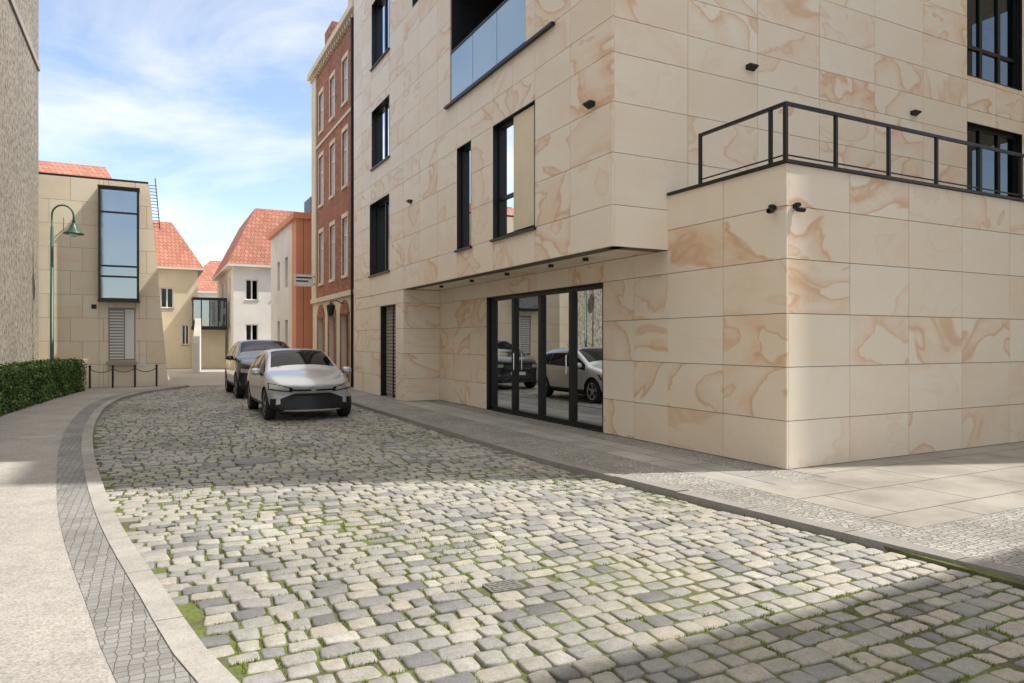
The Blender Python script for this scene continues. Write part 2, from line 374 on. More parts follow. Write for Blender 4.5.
window(w,'Y',8.13,14.3,16.25,6.85,9.0,M_anth,M_glassd,mull=(14.95,15.6),reveal=M_anth,rec=.1,trans=(7.5,),fw=.08,curtain=M_curt,cw=.3)
W('Y',8.13,14.3,16.25,9.9,12.0,mull=(15.2,),reveal=M_anth,rec=.1); W('Y',8.13,9,11,10.6,12.8,mull=(10,),reveal=M_anth,rec=.1)
window(w,'X',6.8,9.8,14.4,Z0,2.6,M_anth,M_glassd,mull=(10.95,12.1,13.25),reveal=M_anth,rec=.08,fw=.085,fd=.09)
for m in (10.95,12.1,13.25): w.box(6.87,6.9,m-.055,m+.055,Z0+.1,2.5,M_anth)
for m in (11.05,13.15): w.tube([(6.84,m,1.0),(6.84,m,1.35)],.012,M_chrome,8)
w.box(6.0,6.05,17.96,19.39,Z0,2.59,M_greyp)
for i in range(26):
    z=.15+i*.094; w.box(5.97,5.998,18.02,19.33,z,z+.055,M_greyp)
w.box(5.95,6.0,18.63,18.70,Z0,2.59,M_anth)
w.box(5.83,6.0,17.953,17.97,Z0,2.59,M_anth); w.box(5.83,6.0,19.38,19.397,Z0,2.59,M_anth); w.box(5.83,6.0,17.97,19.38,2.58,2.597,M_anth)
w.box(7.3,7.35,10.7,14.16,6.72,9.35,M_black)
w.box(6.09,7.3,10.64,10.697,6.72,9.35,M_black); w.box(6.09,7.3,14.163,14.22,6.72,9.35,M_black)
w.box(5.84,6.085,10.703,10.72,6.78,9.29,M_black); w.box(5.84,6.085,14.14,14.157,6.78,9.29,M_black)
w.box(5.84,7.3,10.72,14.14,9.27,9.295,M_black); w.box(5.84,7.3,10.72,14.14,6.73,6.79,M_greyp)
window(w,'X',7.2,11.4,13.9,6.8,9.1,M_anth,M_glassd,mull=(12.6,),rec=.02)
w.box(5.73,5.797,9.7,14.35,6.70,6.75,M_anth)
w.build('windows_and_doors',bld)
g=B()
for ya,yb in ((10.74,11.87),(11.89,12.98),(13.0,14.12)): g.box(5.82,5.835,ya,yb,6.83,7.85,M_glassf)
g.box(5.805,5.85,10.73,14.13,7.85,7.89,M_anth); g.box(5.805,5.85,10.73,14.13,6.79,6.83,M_anth)
g.build('balcony_balustrade',bld)
tr.box(6.77,6.86,5.93,8.12,3.752,3.79,M_anth); tr.box(6.86,18.1,5.93,6.02,3.752,3.79,M_anth)
RH=4.47
def post(x,y,th=.02): tr.box(x-th,x+th,y-th,y+th,3.79,RH-.001,M_anth)
post(6.85,7.5);post(6.85,6.25);post(6.85,6.02,.022)
for x in (7.75,8.8,9.85,10.9,12.0,13.1,14.2,15.3,16.4,17.5): post(x,6.02)
tr.box(6.83,6.875,5.998,7.52,RH,RH+.04,M_anth); tr.box(6.875,18,5.998,6.042,RH,RH+.04,M_anth)
tr.box(6.84,6.86,6.04,7.5,3.86,3.875,M_anth); tr.box(6.875,18,6.01,6.03,3.86,3.875,M_anth)
tr.build('terrace_railing',bld)
fx=B()
def wedge(pl,c,u,z):
    P=[(0,0),(-.10,0.0),(-.10,-.025),(0,-.075)]
    a=[]
    for uu in (u-.09,u+.09):
        a.append([((c+p[0],uu,z+p[1]) if pl=='X' else (uu,c+p[0],z+p[1])) for p in P])
    fx.face(a[0],M_anth); fx.face(a[1][::-1],M_anth)
    for i in range(4): j=(i+1)%4; fx.face([a[0][i],a[0][j],a[1][j],a[1][i]],M_anth)
wedge('X',5.798,8.65,5.13)
wedge('Y',8.128,8.45,5.97); wedge('Y',8.128,12.6,5.87); wedge('Y',8.128,10.0,9.6); wedge('X',5.798,16.7,5.13)
for y in (9.5,10.6,12.3,14.0,15.8):
    fx.tube([(6.25,y,2.949),(6.25,y,2.90)],.05,M_anth,12)
fx.build('wall_lights',bld)
def seccam(loc,dirv,name='security_camera'):
    e=empty(name,loc); q=B()
    d=Vector(dirv).normalized()
    q.tube([(0,0,0.03),(0,0,-.005)],.035,M_anth,14)
    q.tube([(0,0,0),Vector(d)*.03+Vector((0,0,-.03))],.018,M_anth,8)
    p0=Vector((0,0,-.04))-d*.02
    q.tube([p0,p0+d*.02,p0+d*.09,p0+d*.11],[.025,.036,.036,.03],M_darkpl,14)
    q.tube([p0+d*.111,p0+d*.115],.024,M_cglass,12)
    q.build('body',e)
    return e
e1=seccam((6.75,6.14,3.24),(-.7,-.2,-.12)); e2=seccam((6.93,5.91,3.24),(.8,-.4,-.12))
br=B(); br.box(-.03,.048,-.03,.03,-.03,.02,M_anth); br.build('bracket',e1)
br=B(); br.box(-.03,.03,-.03,.048,-.03,.02,M_anth); br.build('bracket',e2)

shadow_tower=empty('offscreen_shadow_tower')  # tower out of view, added to cast the shadow edge across the street
b=B(); w=B()
hol=[]
for z in range(1,10):
    for y in (3.0,): hol.append((y,y+1.6,z*3.0+.6,z*3.0+2.6))
panels(b,'X',18.22,[1.76,3.0,4.6,5.9,8.2],[Z0]+[1.0*i for i in range(1,31)],hol,M_sand,M_joint)
for h in hol: window(w,'X',18.22,h[0],h[1],h[2],h[3],M_anth,M_glassd,mull=((h[0]+h[1])/2,))
b.box(18.5,30,1.76,8.2,0,30,M_cream)
b.build('cladding',shadow_tower); w.build('windows',shadow_tower)

def plain(name,x0,x1,y0,y1,H,mat,face,rows,cols,hw=1.0,hh=1.6,z0=1.0,dz=3.0,frame=M_wht,trim=None,umax=1e9):
    e=empty(name); b=B(); w=B()
    hx=[]
    pl,c,u0,u1,sg=face
    n=cols; st=(u1-u0)/n
    for i in range(n):
        for j in range(rows):
            uc=u0+(i+.5)*st
            if uc<umax: hx.append((uc-hw/2,uc+hw/2,z0+j*dz,z0+j*dz+hh))
    shell(b,pl,c,u0,u1,0,H,hx,mat,.3,sg)
    for h in hx:
        window(w,pl,c,*h,frame,M_glassd,mull=((h[0]+h[1])/2,),trans=(h[2]+hh*.68,),rec=.12,fw=.05,sg=sg)
        if trim:
            t=.12; o=c-sg*.03; k=c-sg*.002
            b.pbox(pl,o,k,h[0]-t,h[0],h[2]-t,h[3]+t,trim); b.pbox(pl,o,k,h[1],h[1]+t,h[2]-t,h[3]+t,trim)
            b.pbox(pl,o,k,h[0],h[1],h[3],h[3]+t,trim); b.pbox(pl,o-sg*.04,k,h[0],h[1],h[2]-t,h[2],trim)
    e2=.303
    if pl=='X':
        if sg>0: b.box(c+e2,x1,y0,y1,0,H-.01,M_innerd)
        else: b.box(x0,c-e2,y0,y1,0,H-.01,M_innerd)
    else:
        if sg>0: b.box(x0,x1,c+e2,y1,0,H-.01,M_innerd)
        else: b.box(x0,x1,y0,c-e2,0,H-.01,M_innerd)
    return e,b,w
e,b,w=plain('corner_townhouse',8,17,-12,-.84,14,M_cream,('Y',-.84,8,17,-1),4,4,trim=M_white); b.box(7.97,8.0,-12,-.84,0,14,M_cream); b.box(7.8,17.2,-12.2,-.6,14.0,14.3,M_white); b.build('walls',e); w.build('windows',e)
LX=-3.12
e,b,w=plain('rough_rendered_house',-14,LX,-6,26.4,13,M_rough,('X',LX,-6,26.4,-1),4,8,hw=1.1,hh=1.7,z0=1.2,dz=3.1,trim=M_greyp,umax=17)
b.box(-14,LX,26.403,26.45,0,13,M_rough)
b.box(-14.2,LX+.12,-6.2,26.6,13.0,13.25,M_greyp); b.box(LX+.002,LX+.05,-6,26.4,10.1,10.3,M_greyp)
b.build('walls',e); w.build('windows',e)

# ------------------------------------------------------------------ brick building
e=empty('brick_tenement'); b=B(); w=B()
BX=6.0; y0,y1=22.42,29.6
ax=[24.2,26.1,28.0]
hol=[];gr=[]
for a in ax:
    gr.append((a-.5,a+.5,.3,2.55))
    for z0,z1 in ((3.9,5.9),(7.0,8.9),(9.9,11.4)): hol.append((a-.38,a+.38,z0,z1))
shell(b,'X',BX,y0,y1,0,3.2,gr,M_cream); shell(b,'X',BX,y0,y1,3.2,12.4,hol,M_brick)
for h in hol:
    window(w,'X',BX,*h,M_wht,M_glassd,mull=((h[0]+h[1])/2,),trans=(h[3]-.6,),rec=.06,fw=.06)
    b.box(BX-.012,BX-.002,h[0]-.07,h[0],h[2]-.1,h[3]+.15,M_cream); b.box(BX-.012,BX-.002,h[1],h[1]+.07,h[2]-.1,h[3]+.15,M_cream)
    b.box(BX-.015,BX-.002,h[0],h[1],h[3],h[3]+.15,M_cream); b.box(BX-.05,BX-.002,h[0],h[1],h[2]-.1,h[2],M_cream)
for h in gr:
    window(w,'X',BX,*h,M_red,M_glassd,mull=((h[0]+h[1])/2,),trans=(1.9,),rec=.18,fw=.08)
    yc=(h[0]+h[1])/2
    b.box(BX-.03,BX-.002,h[0]-.14,h[0],.0,2.6,M_brick); b.box(BX-.03,BX-.002,h[1],h[1]+.14,0,2.6,M_brick)
    n=10
    for k in range(n):
        a0=math.pi*k/n; a1=math.pi*(k+1)/n
        b.face([(BX-.03,yc+.64*math.cos(a0),2.55+.5*math.sin(a0)),(BX-.03,yc+.64*math.cos(a1),2.55+.5*math.sin(a1)),(BX-.03,yc,2.55)],M_brick)
b.box(BX-.10,BX-.002,y0,y1,3.15,3.32,M_cream); b.box(BX-.04,BX-.002,y0,y1,9.35,9.45,M_cream)
b.box(BX-.05,BX-.002,y0,y0+.22,3.322,12.39,M_cream); b.box(BX-.05,BX-.002,y1-.8,y1,3.322,12.39,M_cream)
b.box(BX-.22,BX+.6,y0-.02,y1+.1,12.4,12.62,M_cream); b.box(BX-.12,BX+.5,y0,y0+.9,12.65,13.7,M_cream); b.box(BX-.1,BX+.5,25.7,26.9,12.65,13.3,M_brick)
for i in range(24):
    yy=y0+.1+i*.3; b.box(BX-.12,BX-.002,yy,yy+.12,12.25,12.395,M_cream)
b.box(BX+.31,16,y0,y1,0,12.39,M_brick); b.box(BX+.3,16,y0,y1,12.71,13.0,M_tile)
b.tube([(BX-.12,y0+.35,0.1),(BX-.12,y0+.35,12.2)],.05,M_anth,10)
b.build('walls',e); w.build('windows',e)
e=empty('wall_lantern',(BX-.02,24.3,2.9)); q=B(); q.tube([(0,0,0),(-.25,0,.12),(-.45,0,.08)],.018,M_anth,8); q.tube([(-.45,0,.08),(-.45,0,0),(-.45,0,-.05),(-.45,0,-.38),(-.45,0,-.42)],[.02,.03,.15,.10,.05],M_anth,6); q.build('lantern',e)
e=empty('projecting_sign',(BX-.02,28.9,4.0)); q=B(); q.box(-.85,-.1,-.03,.03,-.18,.3,M_wht); q.box(-.78,-.17,-.033,-.031,.14,.2,M_anth); q.box(-.78,-.3,-.033,-.031,0,.06,M_anth); q.box(-.1,0,-.015,.015,-.1,-.06,M_anth); q.box(-.1,0,-.015,.015,.2,.24,M_anth); q.build('board',e)

# ------------------------------------------------------------------ salmon building
e=empty('salmon_house'); b=B(); w=B()
hx=[(33.2,33.9,1.2,2.6),(35.4,36.1,1.2,2.6),(33.2,33.9,4.1,5.5),(35.4,36.1,4.1,5.5)]
shell(b,'X',5.6,32.0,38.2,0,6.9,hx,M_white); shell(b,'X',5.58,31.0,32.0,0,6.9,[],M_salmon)
b.box(5.9,9,31.0,31.3,0,6.9,M_salmon); b.box(5.45,9,30.9,38.4,6.9,7.15,M_salmon); b.box(5.91,9,31.31,38.1,0,6.89,M_innerd)
b.box(6.3,7.2,31.5,33,7.15,8.0,M_anth)
for h in hx: window(w,'X',5.6,*h,M_anth,M_glassd,rec=.12)
b.build('walls',e); w.build('windows',e)

def hip(b,x0,x1,y0,y1,z0,z1,inx,iny,mat,ov=.35,th=.12):
    X0,X1,Y0,Y1=x0-ov,x1+ov,y0-ov,y1+ov
    a=[(X0,Y0,z0),(X1,Y0,z0),(X1,Y1,z0),(X0,Y1,z0)]; c=[(X0+inx,Y0+iny,z1),(X1-inx,Y0+iny,z1),(X1-inx,Y1-iny,z1),(X0+inx,Y1-iny,z1)]
    for i in range(4):
        j=(i+1)%4; b.face([a[i],a[j],c[j],c[i]],mat)
    b.face(c,mat); b.face(a[::-1],M_white)
    b.box(X0,X1,Y0,Y1,z0-th,z0-.003,M_white)
def house(name,x0,x1,y0,y1,zw,zr,inx,iny,mat,wins):
    e=empty(name); b=B(); w=B(); hs=[tuple(h) for h in wins]
    shell(b,'Y',y0,x0,x1,0,zw,hs,mat)
    hw2=[(y0+1.5+k*2.4,y0+2.3+k*2.4,z,z+1.4) for k in range(int((y1-y0-2)/2.4)) for z in (1.2,4.0) if z+1.6<zw]
    shell(b,'X',x0+.002,y0+.301,y1,0,zw,hw2,mat)
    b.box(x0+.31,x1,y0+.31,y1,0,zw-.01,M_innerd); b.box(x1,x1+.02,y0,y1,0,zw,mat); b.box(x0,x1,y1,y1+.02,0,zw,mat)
    for h in hs: window(w,'Y',y0,*h,M_wht,M_glassd,mull=((h[0]+h[1])/2,),rec=.1,sill=M_greyp)
    for h in hw2: window(w,'X',x0,*h,M_wht,M_glassd,mull=((h[0]+h[1])/2,),rec=.1)
    hip(b,x0,x1,y0,y1,zw+.13,zr,inx,iny,M_tile)
    b.build('walls_and_roof',e); w.build('windows',e); return e
house('white_house',4.25,12,43,54,5.9,9.6,1.7,1.7,M_white,[(4.9,5.6,4.0,5.2),(6.3,7.0,4.0,5.2),(4.9,5.6,1.2,2.6),(6.3,7.0,1.2,2.6)])
house('cream_house',-1.5,2.55,46.5,55,5.9,9.0,1.7,2.2,M_cream,[(.55,1.25,3.6,4.8),(1.7,2.1,1.4,2.6)])
house('distant_house',2.0,9.5,63,72,5.6,8.6,3,3,M_white,[(3.0,3.8,1.5,3),(5.0,5.8,1.5,3),(3.0,3.8,3.7,5.1),(5.0,5.8,3.7,5.1)])
house('distant_house',-8,1.4,70,80,8,12,3,3,M_cream,[(-6,-5,5,6.5)])
e=empty('glazed_bay'); b=B()
b.box(2.2,4.1,45.0,46.4,2.3,2.5,M_anth); b.box(2.2,4.1,45.0,46.4,4.05,4.2,M_anth)
for x in (2.2,2.66,3.12,3.58,4.04): b.box(x,x+.06,45.0,45.06,2.5,4.05,M_anth)
b.box(2.27,4.05,45.07,45.09,2.51,4.04,M_glassb); b.box(2.25,4.08,46.0,46.3,0,2.29,M_cream); b.box(2.3,4.05,46.0,46.1,2.51,4.04,M_teal)
b.build('frame',e)
e=empty('garden_wall'); b=B()
x0,yy0=1.9,38.5; x1,yy1=2.25,43.0
b.face([(x0,yy0,0),(x1,yy1,0),(x1,yy1,2.9),(x0,yy0,1.5)],M_white); b.face([(x0+.3,yy0,0),(x0,yy0,0),(x0,yy0,1.5),(x0+.3,yy0,1.5)],M_white)
b.face([(x0,yy0,1.5),(x1,yy1,2.9),(x1+.3,yy1,2.9),(x0+.3,yy0,1.5)],M_greyp); b.face([(x0+.3,yy0,0),(x1+.3,yy1,0),(x1+.3,yy1,2.9),(x0+.3,yy0,1.5)],M_white)
b.build('wall',e)

# ------------------------------------------------------------------ left stone & glass building
e=empty('stone_museum_building'); b=B(); w=B()
SY=27.4
def xr(z): return .58-.085*z
rows=[0.05+i*.78 for i in range(10)]
for j in range(9):
    z0,z1=rows[j],rows[j+1]
    cols=[-9.0+.95*i+(0.35 if j%2 else 0) for i in range(11)]
    for i in range(len(cols)):
        u0=cols[i]; u1=cols[i+1] if i+1<len(cols) else None
        last=u1 is None or u1>xr(z0)-.2
        r=rr(); r=(r[0],r[1]*.6,r[2])
        hs=[(-1.53,-.33,3.0,6.7),(-1.25,-.45,.95,2.75)]
        if not last:
            for q in minus((u0,u1,z0,z1),hs): b.box(q[0]+.004,q[1]-.004,SY,SY+.03,q[2]+.004,q[3]-.004,M_sand2,r)
        else:
            y=SY
            b.face([(u0+.004,y,z0+.004),(xr(z0),y,z0+.004),(xr(z1),y,z1-.004),(u0+.004,y,z1-.004)],M_sand2,r)
            break
    b.face([(-9,SY+.031,z0),(-1.53,SY+.031,z0),(-1.53,SY+.031,z1),(-9,SY+.031,z1)],M_joint)
b.face([(-.3,SY+.031,0),(xr(0)-.01,SY+.031,0),(xr(7.07)-.01,SY+.031,7.07),(-.3,SY+.031,7.07)],M_joint)
b.face([(xr(0),SY,0),(xr(0),SY+5,0),(xr(7.07),SY+5,7.07),(xr(7.07),SY,7.07)],M_sand2,rr())
b.box(-9,-.05,SY+.05,SY+8,7.071,7.15,M_anth)
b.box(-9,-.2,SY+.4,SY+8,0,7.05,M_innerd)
x0,x1,z0,z1,f=-1.53,-.33,3.0,6.75,SY-.45
for (a0,a1) in ((x0,x0+.07),(x1-.07,x1)): w.box(a0,a1,f,f+.07,z0,z1,M_anth)
for z in (z0,3.75,4.1,5.9,z1-.07): w.box(x0+.07,x1-.07,f+.002,f+.07,z,z+.06,M_anth)
w.box(x0-.02,x1+.02,f-.02,SY-.002,z1,z1+.06,M_anth); w.box(x0-.02,x1+.02,f-.02,SY-.002,z0-.06,z0-.001,M_anth)
w.box(x0+.07,x1-.07,f+.03,f+.04,z0+.06,z1-.07,M_glassb)
w.box(x0,x0+.05,f+.07,SY-.002,z0,z1,M_anth); w.box(x1-.05,x1,f+.07,SY-.002,z0,z1,M_anth)
w.box(x0+.06,x1-.06,SY+.1,SY+.12,z0,z1,M_teal)
w.box(-1.25,-.45,SY+.06,SY+.09,.95,2.75,M_greyp)
for i in range(17): w.box(-1.22,-.8,SY+.03,SY+.055,1.0+i*.1,1.05+i*.1,M_wht)
w.box(-.76,-.48,SY+.03,SY+.058,1.0,2.7,M_wht)
w.box(-1.3,-.4,SY-.25,SY-.003,.8,.93,M_greyp)
w.box(-.3,-.12,SY-.02,SY-.002,.75,.95,M_wht)
w.box(-1.75,-1.6,SY-.02,SY-.002,2.7,2.85,M_anth)
for i in range(14):
    z=5.6+i*.11; w.box(xr(z)+.002,xr(z)+.22,SY+.05,SY+.07,z,z+.02,M_anth)
w.tube([(xr(5.5)+.2,SY+.06,5.5),(xr(7.3)+.2,SY+.06,7.3)],.015,M_anth,6)
b.build('walls',e); w.build('windows',e)
e=empty('red_roofed_house'); b=B(); b.box(-9,-1.6,38,46,0,8.6,M_cream); hip(b,-9,-1.7,38,46,8.75,10.2,.6,2.2,M_tile); b.build('walls_and_roof',e)

# ------------------------------------------------------------------ ground
K=[(2.2,-6),(1.75,-1.5),(1.1,1),(.62,2.5),(.31,3.53),(.08,4.84),(-.18,6.46),(-.52,9.4),(-.83,13.3),(-.94,16.65),(-.88,20.0),(-.55,22.7),(.0,24.6),(.75,26.1),(1.2,27.2)]
ky=np.array([p[1] for p in K]); kx=np.array([p[0] for p in K])
def hermite(y):
    y=np.clip(y,ky[0],ky[-1]); m=np.gradient(kx,ky); i=np.clip(np.searchsorted(ky,y)-1,0,len(ky)-2)
    h=ky[i+1]-ky[i]; t=(y-ky[i])/h
    return (2*t**3-3*t**2+1)*kx[i]+(t**3-2*t**2+t)*h*m[i]+(-2*t**3+3*t**2)*kx[i+1]+(t**3-t**2)*h*m[i+1]
RK=[(5.6,-6),(5.3,1),(5.08,2.7),(4.82,5.3),(4.58,7.8),(4.55,11),(4.55,28)]
def rk(y): return np.interp(y,[p[1] for p in RK],[p[0] for p in RK])
g=B(); g.box(-400,400,-400,400,-.5,-.05,M_farp); g.build('ground')
def strip(fx0,fx1,ya,yb,z,mat,n=80):
    b=B(); ys=np.linspace(ya,yb,n)
    for i in range(n-1):
        b.face([(float(fx0(ys[i])),ys[i],z),(float(fx1(ys[i])),ys[i],z),(float(fx1(ys[i+1])),ys[i+1],z),(float(fx0(ys[i+1])),ys[i+1],z)],mat)
    return b
strip(hermite,rk,-6,28,-.0115,M_bed).build('cobbled_road_bed')
b=B(); b.box(-30,6,27.9,75,-.04,-.006,M_farp); b.build('far_road')
KW=.145
strip(lambda y:LX,lambda y:hermite(y)-.42,-6,27.2,.06,M_asph).build('left_pavement')
strip(lambda y:hermite(y)-.42,lambda y:hermite(y)-KW,-6,27.2,.063,M_sett).build('pavement_sett_edging')
b=B(); y=-5.5
while y<27:
    L=.98; ys=[y+.003,y+L/2,y+L-.003]
    for i in range(2):
        a,c=ys[i],ys[i+1]; xa,xc=float(hermite(a)),float(hermite(c)); z=.070
        P=[(xa-KW,a),(xa,a),(xc,c),(xc-KW,c)]
        b.face([(p[0],p[1],z) for p in P],M_kerb)
        b.face([(xa,a,z),(xa+.012,a,-.05),(xc+.012,c,-.05),(xc,c,z)],M_kerb); b.face([(xa-KW,a,z),(xc-KW,c,z),(xc-KW,c,-.05),(xa-KW,a,-.05)],M_kerb)
    y+=L
b.build('left_kerb')
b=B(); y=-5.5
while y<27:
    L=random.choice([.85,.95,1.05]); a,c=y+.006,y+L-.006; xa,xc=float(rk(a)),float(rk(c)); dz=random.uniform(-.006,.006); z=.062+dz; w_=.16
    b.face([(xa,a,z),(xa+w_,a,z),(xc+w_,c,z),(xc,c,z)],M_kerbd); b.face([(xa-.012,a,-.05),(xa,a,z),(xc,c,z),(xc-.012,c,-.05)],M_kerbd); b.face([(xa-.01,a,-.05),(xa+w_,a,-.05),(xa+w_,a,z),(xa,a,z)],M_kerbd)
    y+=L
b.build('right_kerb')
strip(lambda y:rk(y)+.165,lambda y:rk(y)*0+5.62,-1.5,28,.055,M_mos).build('right_pavement_setts')
strip(lambda y:5.62,lambda y:6.32,5.4,17.3,.056,M_slab).build('right_pavement_slabs')
strip(lambda y:6.32,lambda y:6.82,5.4,17.3,.055,M_mos).build('pavement_wall_strip')
strip(lambda y:5.62,lambda y:6.02,17.3,28,.055,M_mos,10).build('pavement_far_strip')
b=B(); b.face([(5.62,-1.5,.055),(30,-1.5,.055),(30,3.6,.055),(5.62,3.6,.055)],M_mos); b.build('side_pavement_setts')
b=B(); b.face([(5.62,3.6,.057),(30,3.6,.057),(30,5.4,.057),(5.62,5.4,.057)],M_plaza); b.face([(6.82,5.4,.057),(30,5.4,.057),(30,5.97,.057),(6.82,5.97,.057)],M_plaza); b.build('plaza')
b=B(); b.box(5.0,40,-30,28,-.045,.03,M_bed); b.build('pavement_base')
def manhole(name,x,y,z,r,sq=False,mat=M_iron):
    e=empty(name,(x,y,z)); q=B()
    if sq:
        q.box(-r,r,-r*.7,r*.7,-.03,.0,mat)
        if mat is M_iron:
            for i in range(5): q.box(-r*.85,r*.85,-r*.6+i*r*.27,-r*.6+i*r*.27+.02,.0005,.006,mat)
    else:
        q.tube([(0,0,-.04),(0,0,0)],r,mat,28)
        for k in range(3): q.tube([(0,0,.0),(0,0,.003+.001*k)],r*(.85-.2*k),mat,24)
    q.build('cover',e)
holes=[(1.25,9.9,.26,.26),(2.06,4.1,.15,.12)]
manhole('manhole_cover',1.25,9.9,.003,.27); manhole('water_valve_cover',2.06,4.1,.002,.12,True)
manhole('drain_plate',-1.6,13.5,.066,.25,True,M_plate_c)
stones=[]
y=-2.0
while y<27.8:
    rh=random.uniform(.125,.16)
    xl=float(hermite(y+rh/2))+.012; xrr=float(rk(y+rh/2))-.015
    x=xl-random.uniform(0,.1)
    while x<xrr-.05:
        L=random.uniform(.12,.235)
        if random.random()<.15: L=random.uniform(.09,.13)
        if x+L>xrr: L=xrr-x
        cx=x+L/2; cy=y+rh/2+.018*math.sin(cx*1.3+y*.7)+.025*math.sin(cx*.8)
        if not any(abs(cx-h[0])<h[2] and abs(cy-h[1])<h[3] for h in holes) and x>xl-.06:
            stones.append((cx,cy,L/2-.005-random.uniform(0,.007),rh/2-.005-random.uniform(0,.007)))
        x+=L
    y+=rh
S=np.array(stones); N=len(S)
out=np.array([(1,.74),(.83,1),(-.83,1),(-1,.74),(-1,-.74),(-.83,-1),(.83,-1),(1,-.74)])
J=rng.normal(0,.005,(N,8,2)); ang=rng.normal(0,.035,N)
hh=rng.uniform(-.005,.005,N)+.006*np.sin(S[:,0]*2.1+S[:,1]*1.3)
tilt=rng.normal(0,.03,(N,2))
V=np.zeros((N,33,3))
for k,(sc,dz) in enumerate(((1,-.05),(1,-.011),(.955,-.003),(.84,.0))):
    o=out[None]*np.stack([S[:,2],S[:,3]],1)[:,None,:]*sc+J*sc
    c,s_=np.cos(ang)[:,None],np.sin(ang)[:,None]
    ox=o[...,0]*c-o[...,1]*s_; oy=o[...,0]*s_+o[...,1]*c
    V[:,k*8:k*8+8,0]=S[:,0:1]+ox; V[:,k*8:k*8+8,1]=S[:,1:2]+oy
    V[:,k*8:k*8+8,2]=dz+hh[:,None]+(tilt[:,0:1]*ox+tilt[:,1:2]*oy)*(k>0)+rng.normal(0,.0009,(N,8))
V[:,32,0]=S[:,0];V[:,32,1]=S[:,1];V[:,32,2]=hh+.0015
idx=[]
for k in range(3):
    for j in range(8):
        a=k*8+j; b_=k*8+(j+1)%8; idx.append((a,b_,b_+8,a+8))
F4=np.array(idx); F3=np.array([(24+j,24+(j+1)%8,32) for j in range(8)])
base=(np.arange(N)*33)[:,None,None]
q4=(F4[None]+base).reshape(-1); q3=(F3[None]+base).reshape(-1)
def npmesh(name,verts,loops,sizes,mat,rnd,smooth=True):
    me=bpy.data.meshes.new(name); me.vertices.add(len(verts)); me.vertices.foreach_set('co',np.asarray(verts,dtype=np.float32).ravel())
    me.loops.add(len(loops)); me.loops.foreach_set('vertex_index',loops.astype(np.int32))
    me.polygons.add(len(sizes)); st=np.concatenate([[0],np.cumsum(sizes)[:-1]]).astype(np.int32)
    me.polygons.foreach_set('loop_start',st)
    try: me.polygons.foreach_set('loop_total',sizes.astype(np.int32))
    except Exception: pass
    if smooth: me.polygons.foreach_set('use_smooth',np.ones(len(sizes),dtype=bool))
    me.materials.append(mat); me.update(calc_edges=True); me.validate()
    ca=me.color_attributes.new('rnd','FLOAT_COLOR','POINT'); ca.data.foreach_set('color',np.asarray(rnd,dtype=np.float32).ravel())
    o=bpy.data.objects.new(name,me); COL.objects.link(o); return o
rc=np.repeat(np.concatenate([rng.random((N,3)),np.ones((N,1))],1)[:,None,:],33,1)
npmesh('cobblestones',V.reshape(-1,3),np.concatenate([q4,q3]),np.concatenate([np.full(N*24,4),np.full(N*8,3)]),M_cob,rc.reshape(-1,4))
def nz(x,y): return math.sin(x*1.7+1.3*math.sin(y*.9))+math.sin(y*1.3+2*math.sin(x*.8+1))+.8*math.sin(x*4+y*3.1)
gv=[];gc=[]
for (cx,cy,lx,ly) in stones:
    if cy>19 or cy<1.5: continue
    p=nz(cx,cy)
    pr=.82 if p>.6 else (.45 if p>-.6 else .18)
    if random.random()>pr: continue
    nb=random.randint(10,34)
    side=random.random()<.6
    for k in range(nb):
        if side: x=cx+random.uniform(-lx,lx); y=cy-ly-.006+random.gauss(0,.004)
        else: x=cx-lx-.006+random.gauss(0,.004); y=cy+random.uniform(-ly,ly)
        hgt=random.uniform(.011,.027); a=random.uniform(0,6.28); wd=.0038; lean=random.uniform(.0,.014); la=random.uniform(0,6.28)
        gv+=[(x-wd*math.cos(a),y-wd*math.sin(a),-.012),(x+wd*math.cos(a),y+wd*math.sin(a),-.012),(x+lean*math.cos(la),y+lean*math.sin(la),-.010+hgt)]
        c=random.random(); gc+=[(c,c,c,1)]*3
n=len(gv)//3
npmesh('grass',gv,np.arange(n*3),np.full(n,3),M_grass,gc,False)
hp=[(-3.0,12.0),(-2.75,18.0),(-2.3,22.5),(-1.85,25.7)]
def hx_(y): return float(np.interp(y,[p[1] for p in hp],[p[0] for p in hp]))
lv=[];lc=[]
def leaf(p,nrm,c,s=.03):
    d=Vector(nrm)+Vector((random.gauss(0,.6),random.gauss(0,.6),random.gauss(0,.6))); d.normalize(); a=d.orthogonal().normalized(); a.rotate(Matrix.Rotation(random.uniform(0,6.28),3,d)); b_=d.cross(a)
    l=s*random.uniform(.7,1.4); w_=l*.55; p=Vector(p)
    for q in (p-a*l,p-b_*w_,p+a*l,p+b_*w_): lv.append(tuple(q)); lc.append((c,c,c,1))
def dep(y): return min(.75,hx_(y)-LX-.06)
for i in range(26000):
    y=random.uniform(12,25.8); f=random.random(); x0=hx_(y); top=1.0+.03*math.sin(y*2.3)+.02*math.sin(y*6.1)
    if f<.5: x=x0+random.gauss(0,.035)+.03*math.sin(y*3+1); z=random.uniform(.05,top); nrm=(1,0,.2)
    elif f<.8: x=x0-random.uniform(0,dep(y)); z=top+random.gauss(0,.03); nrm=(0,0,1)
    elif f<.93: y=25.75+random.gauss(0,.035); x=x0-random.uniform(0,dep(y)); z=random.uniform(.05,top); nrm=(0,1,0)
    else: x=x0-random.uniform(.03,.1); z=random.uniform(.1,top-.05); nrm=(.5,0,.5)
    c=min(1,max(0,random.gauss(.5,.25)+.3*math.sin(y*5+z*7)*.5))
    leaf((x,y,z),nrm,c)
n=len(lv)//4
hed=npmesh('hedge',lv,np.arange(n*4),np.full(n,4),M_leaf,lc,False)
